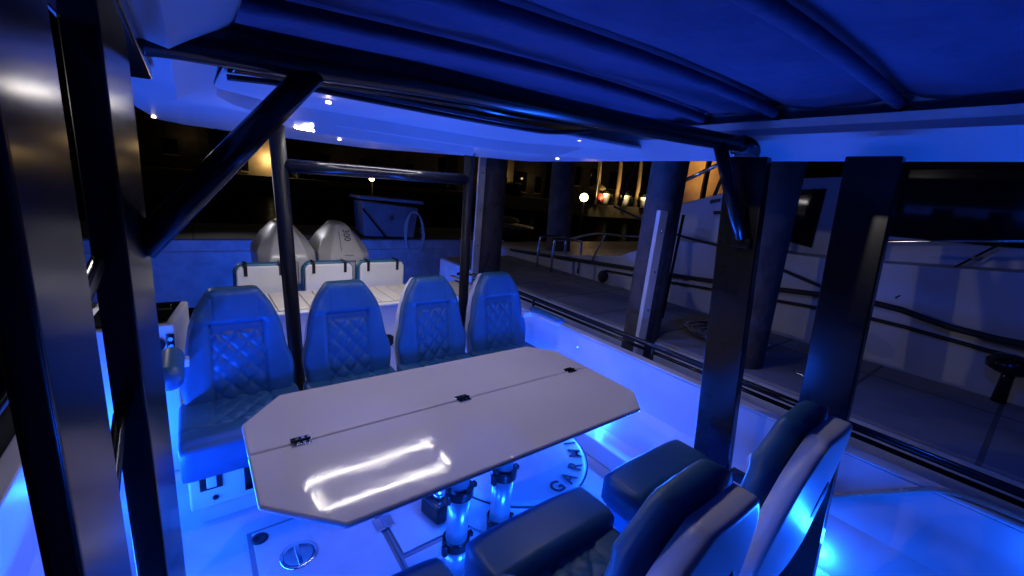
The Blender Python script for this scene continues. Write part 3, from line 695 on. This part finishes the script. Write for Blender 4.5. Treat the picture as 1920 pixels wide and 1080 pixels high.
# bow rail
smooth_tube('bow_rail', curve_pts([(4.2, .95, 1.50), (4.2, .70, 1.535), (4.2, .45, 1.58), (4.2, .24, 1.61), (4.2, -.6, 1.72), (4.2, -2.0, 1.85)], 4), .012, chrome, ya, 8)
smooth_tube('rail_stay', [(4.2, .24, 1.60), (4.13, .66, 1.12)], .009, chrome, ya, 8)
smooth_tube('spring_line', curve_pts([(4.12, 3.4, 1.56), (4.10, 2.55, 1.35), (4.09, 1.9, 1.28), (4.09, 1.2, 1.12), (4.10, .78, 1.02)], 5), .013, rubber, ya, 8)
b = MB(); b.tube(curve_pts([(4.10, 4.1, 1.05), (4.10, 3.6, 1.2), (4.10, 3.1, 1.24), (4.12, 2.7, 1.30)], 4), .014, 8); b.tube([(4.1, 3.45, 1.22), (4.1, 3.62, .84)], .012, 8); b.build('cockpit_rail', steel, ya)
for (y, z) in ((3.35, .70), (.92, .78)):
    b = MB(); b.ball((4.04, y, z), .065, 10, (1, 1, 1.2)); b.build('fender', rubber, ya, smooth=True)

# =================================================================== FAR SHORE
b = MB(); b.hexa([(-60, 39.5), (26, 39.5), (33, 30.5), (80, 29), (80, 31), (34, 32), (27, 41), (-60, 41)], -.6, .95)
tag(b.build('sea_wall', wallm), 'low pale sea wall along the far bank', 'wall')
b = MB(); b.hexa([(-60, 41), (27, 41), (34, 32), (90, 30.9), (90, 90), (-60, 90)], .2, .93); struct(b.build('shore_terrain', soil))
def house(x0, x1, y0, y1, z1, label, m=stucco, roof=True, wins=(), arches=()):
    t = thing('waterfront_house', label, 'house', ((x0 + x1) / 2, y0, .93), 0, 'houses on the far bank')
    w = (x1 - x0) / 2
    b = MB(); b.box(-w, w, 0, y1 - y0, 0, z1 - .93); wl_ = b.build('wall', m, t)
    if roof:
        b = MB(); b.hexa([(-w - .5, -.6), (w + .5, -.6), (w + .5, y1 - y0 + .5), (-w - .5, y1 - y0 + .5)], z1 - .93, z1 - .75); b.prism_y([(-w - .5, z1 - .75), (w + .5, z1 - .75), (w * .4, z1 + 1.2), (-w * .4, z1 + 1.2)], -.6, y1 - y0 + .5); b.build('roof', rooft, t)
    for (a, c, e, f, on) in wins:
        b = MB(); b.box(a - w, c - w, -.06, .02, e - .93, f - .93); o = b.build('window', win_on if on else glassd, t)
        b = MB(); b.box(a - w - .08, c - w + .08, -.09, -.061, e - 1.02, e - .94); b.build('sill', white, o)
    return t
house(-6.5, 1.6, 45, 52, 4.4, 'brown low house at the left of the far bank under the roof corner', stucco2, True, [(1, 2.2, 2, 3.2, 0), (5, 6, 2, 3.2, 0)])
house(3.0, 6.6, 42.5, 50, 4.6, 'yellow lit house with a pale front left of the arch upright', stucco, True, [(.6, 1.1, 1.2, 2.6, 0)])
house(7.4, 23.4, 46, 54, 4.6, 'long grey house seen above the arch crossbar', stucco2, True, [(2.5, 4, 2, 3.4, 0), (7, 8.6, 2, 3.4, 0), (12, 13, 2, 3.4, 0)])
house(26.4, 31.5, 42, 50, 6.2, 'cream lit house front between the stern piling and the dock piling', stucco, True, [(1.0, 2.0, 1.2, 3.0, 0), (3.3, 4.2, 1.2, 3.0, 0)])
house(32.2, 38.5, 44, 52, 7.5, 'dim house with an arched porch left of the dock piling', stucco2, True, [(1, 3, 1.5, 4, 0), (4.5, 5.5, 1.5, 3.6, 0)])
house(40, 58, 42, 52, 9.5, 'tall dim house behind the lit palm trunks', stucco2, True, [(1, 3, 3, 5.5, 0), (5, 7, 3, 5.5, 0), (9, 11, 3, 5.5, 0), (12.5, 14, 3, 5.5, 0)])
def palm(x, y, h, label, w=60):
    t = thing('palm_tree', label, 'palm tree', (x, y, .93), 0, 'uplit palms on the far bank')
    smooth_tube('trunk', [(.12 * math.sin(k * .6), 0, k * h / 10) for k in range(11)], [.26 - .012 * k for k in range(11)], bark, t, 12)
    V = []; F = []
    for k in range(22):
        a = 2 * PI * k / 22 + random.uniform(-.1, .1); el = random.uniform(-.2, 1.0); L = random.uniform(1.8, 2.6)
        for q in range(9):
            s0 = q / 9; px = L * s0 * math.cos(el); pz = L * s0 * math.sin(el) - 1.3 * s0 * s0
            for sd in (-1, 1):
                wd = .5 * math.sin(PI * (s0 * .85 + .1)); n0 = len(V)
                c = Vector((px * math.cos(a), px * math.sin(a), pz + h)); s1 = Vector((-math.sin(a), math.cos(a), -.5 * sd)) * wd * sd
                al = Vector((math.cos(a), math.sin(a), -.2)) * .16
                V += [c, c + al * .6, c + s1 + al * 1.8]; F.append((n0, n0 + 1, n0 + 2))
    mesh_obj('crown', [tuple(v) for v in V], F, leaf, t)
    plamp('palm_uplight', (x - .8, y - 2.0, 1.3), w * 9, (1, .62, .24), .08, 'SPOT', (R(150) + PI * 0, 0, 0), spread=R(100))
    return t
for i, (x, y, h, l) in enumerate(((34.4, 31.0, 7.5, 'brightly uplit palm trunk nearest the bright bank lamp'), (37.6, 30.9, 8.2, 'uplit palm trunk in the middle of the three on the bank'), (41.0, 30.8, 8.6, 'uplit palm trunk hard against the white battened piling'))):
    palm(x, y, h, l)
for i, (x, l) in enumerate(((34.6, 'glowing white planter at the foot of the left uplit palm'), (37.9, 'glowing white planter at the foot of the middle uplit palm'), (41.3, 'glowing white planter at the foot of the right uplit palm'))):
    t = thing('garden_planter', l, 'planter', (x, 29.9, .93), 0, 'white planters on the sea wall')
    b = MB(); b.lathe((0, 0, 0), [(.30, 0), (.40, .5), (.52, 1.1), (.55, 1.2)], 16); b.build('pot', white, t, smooth=True)
    b = MB(); b.ball((0, 0, 1.3), .35, 8, (1, 1, .8)); b.build('shrub', leaf, t)
    plamp('planter_lamp', (x - .6, 28.9, 1.9), 34, (1, .7, .32), .1)
t = thing('garden_parasol', 'amber lit domed parasol between two palm trunks', 'parasol', (36.3, 32.5, .93))
b = MB(); b.cyl((0, 0), .04, 0, 1.6, 8); b.build('pole', steel, t)
b = MB(); b.lathe((0, 0, 1.5), [(.9, 0), (.8, .3), (.45, .6), (.02, .75)], 16); b.build('canopy', stucco, t, smooth=True)
plamp('parasol_lamp', (36.1, 31.0, 2.0), 26, (1, .5, .15), .08)
# hedges
def hedge(x0, x1, y, h, label, n=900):
    V = []; F = []
    for k in range(n):
        c = Vector((random.uniform(x0, x1), y + random.uniform(-.6, .6), .93 + h * math.sqrt(random.random()) * (.85 + .15 * math.sin(k * .3 + x0))))
        d = Vector((random.gauss(0, 1), random.gauss(0, 1), random.gauss(0, 1))).normalized() * .28; e = d.cross(Vector((random.random(), random.random(), random.random()))).normalized() * .2
        n0 = len(V); V += [c - d, c + e, c + d, c - e]; F.append((n0, n0 + 1, n0 + 2, n0 + 3))
    tag(mesh_obj('hedge', [tuple(v) for v in V], F, leaf), label, 'hedge')
hedge(26.5, 31.6, 40.6, 1.5, 'dark hedge in front of the cream lit house')
hedge(33.4, 43, 31.6, 1.1, 'dark hedge behind the glowing planters', 1300)
hedge(7.5, 22.5, 42.0, 1.0, 'long low dark hedge on the bank below the arch crossbar', 1600)
t = thing('flag', 'dull red folded flag hanging beside the bright bank lamp', 'flag', (33.3, 29.6, .93))
b = MB(); b.cyl((-.2, 0), .03, 0, 1.6, 8); b.build('pole', steel, t)
V = [(.0 + .9 * i / 8, .12 * math.sin(i * 1.9), z - .25 * i / 8) for i in range(9) for z in (.45, 1.2)]
mesh_obj('cloth', V, [(2 * i, 2 * i + 1, 2 * i + 3, 2 * i + 2) for i in range(8)], redm, t)
t = thing('flag_pole', 'thin lit flagpole left of the palm trunks', 'flagpole', (33.0, 29.7, .93))
b = MB(); b.cyl((0, 0), .07, 0, 8, 8, .05); b.build('pole', white, t); b = MB(); b.ball((0, 0, 8.05), .12, 8); b.build('finial', white, t)
# bank lamps
def bank_lamp(x, y, z, w, label, r):
    t = thing('bank_lamp', label, 'lamp post', (x, y, -.4), 0, 'amber lamps by the water')
    b = MB(); b.cyl((0, 0), .09, -.2, z + .4 - r, 10, .06); b.build('post', blackm, t)
    b = MB(); b.ball((0, 0, z + .4), r, 10); b.build('globe', lamp_on, t, smooth=True)
    plamp('bank_lamp_light', (x, y - r - .25, z), w, (1, .62, .24), .12)
bank_lamp(14.74, 14.0, 1.59, 22, 'bright amber lamp by the water left of the white battened piling', .19)
bank_lamp(6.81, 20.0, 1.57, 10, 'bright amber lamp by the water just below the arch crossbar', .12)
for p, w in (((5.6, 41.9, 2.3), 110), ((26.9, 41.0, 2.6), 80), ((29.6, 41.0, 2.8), 30), ((35.5, 42.5, 3.2), 16), ((.2, 44, 3.6), 4), ((12, 44.5, 3.0), 2), ((44, 38, 4), 26), ((50, 37, 5), 26)):
    plamp('garden_lamp', p, w, (1, .66, .28), .15)

# =================================================================== LIGHT, WORLD, CAMERA
# dim marina floodlight from high on the left bank reaches the dock and the yacht
def aim(a, b): return (Vector(b) - Vector(a)).to_track_quat('-Z', 'Y').to_euler()
plamp('marina_flood', (-12, 3.6, 2.7), 290, (1.0, .93, .84), .06, 'SPOT', aim((-12, 3.6, 2.7), (4, .4, 1.0)), spread=R(26))
plamp('dock_flood', (-1.6, 10.5, 3.1), 150, (.92, .9, 1.0), .06, 'SPOT', aim((-1.6, 10.5, 3.1), (3.4, 1.6, .6)), spread=R(50))
for y in (2.0, .2): plamp('blue_dock_fill', (2.14, y, 1.86), 16, BLUE, .03, 'SPOT', aim((2.14, y, 1.86), (3.4, y, .9)), spread=R(150))  # added blue fill tinting the pilings, dock and yacht
wd = bpy.data.worlds.new('World'); sc.world = wd; wd.use_nodes = True
nt = wd.node_tree; bg = nt.nodes['Background']
sk = nt.nodes.new('ShaderNodeTexSky'); sk.sky_type = 'NISHITA'; sk.sun_disc = False; sk.sun_elevation = R(-6); sk.sun_rotation = R(120)
nt.links.new(sk.outputs['Color'], bg.inputs['Color']); bg.inputs['Strength'].default_value = .02
sl = bpy.data.lights.new('night_fill', 'SUN'); sl.energy = .01; sl.angle = R(2); sl.color = (.8, .88, 1)  # added faint fill from above for the dock surfaces
so_ = bpy.data.objects.new('night_fill', sl); COL.objects.link(so_); so_.rotation_euler = (R(40), 0, R(-60))

cam = bpy.data.cameras.new('camera'); co = bpy.data.objects.new('camera', cam); COL.objects.link(co)
cam.sensor_width = 36; cam.lens = 36 * 782.8 / 1920; cam.clip_start = .02; cam.clip_end = 1500
def cam_matrix():
    f = 782.8154
    Y = Vector((350 - 960, 540 - 300, -f)).normalized(); X = Vector((2000 - 960, 540 - 450, -f)).normalized(); Z = X.cross(Y).normalized(); X = Y.cross(Z)
    return Matrix((X, Y, Z))          # camera to world
M3 = cam_matrix(); co.matrix_world = Matrix.Translation((0, 0, 1.65)) @ M3.to_4x4()
sc.camera = co
sc.view_settings.view_transform = 'Standard'; sc.view_settings.look = 'None'; sc.view_settings.exposure = 0; sc.view_settings.gamma = 1
sc.cycles.use_denoising = True; sc.cycles.max_bounces = 6; sc.cycles.diffuse_bounces = 3; sc.cycles.glossy_bounces = 3; sc.cycles.transmission_bounces = 4
sc.cycles.sample_clamp_indirect = 3.0; sc.cycles.caustics_reflective = False; sc.cycles.caustics_refractive = False; sc.cycles.use_light_tree = True
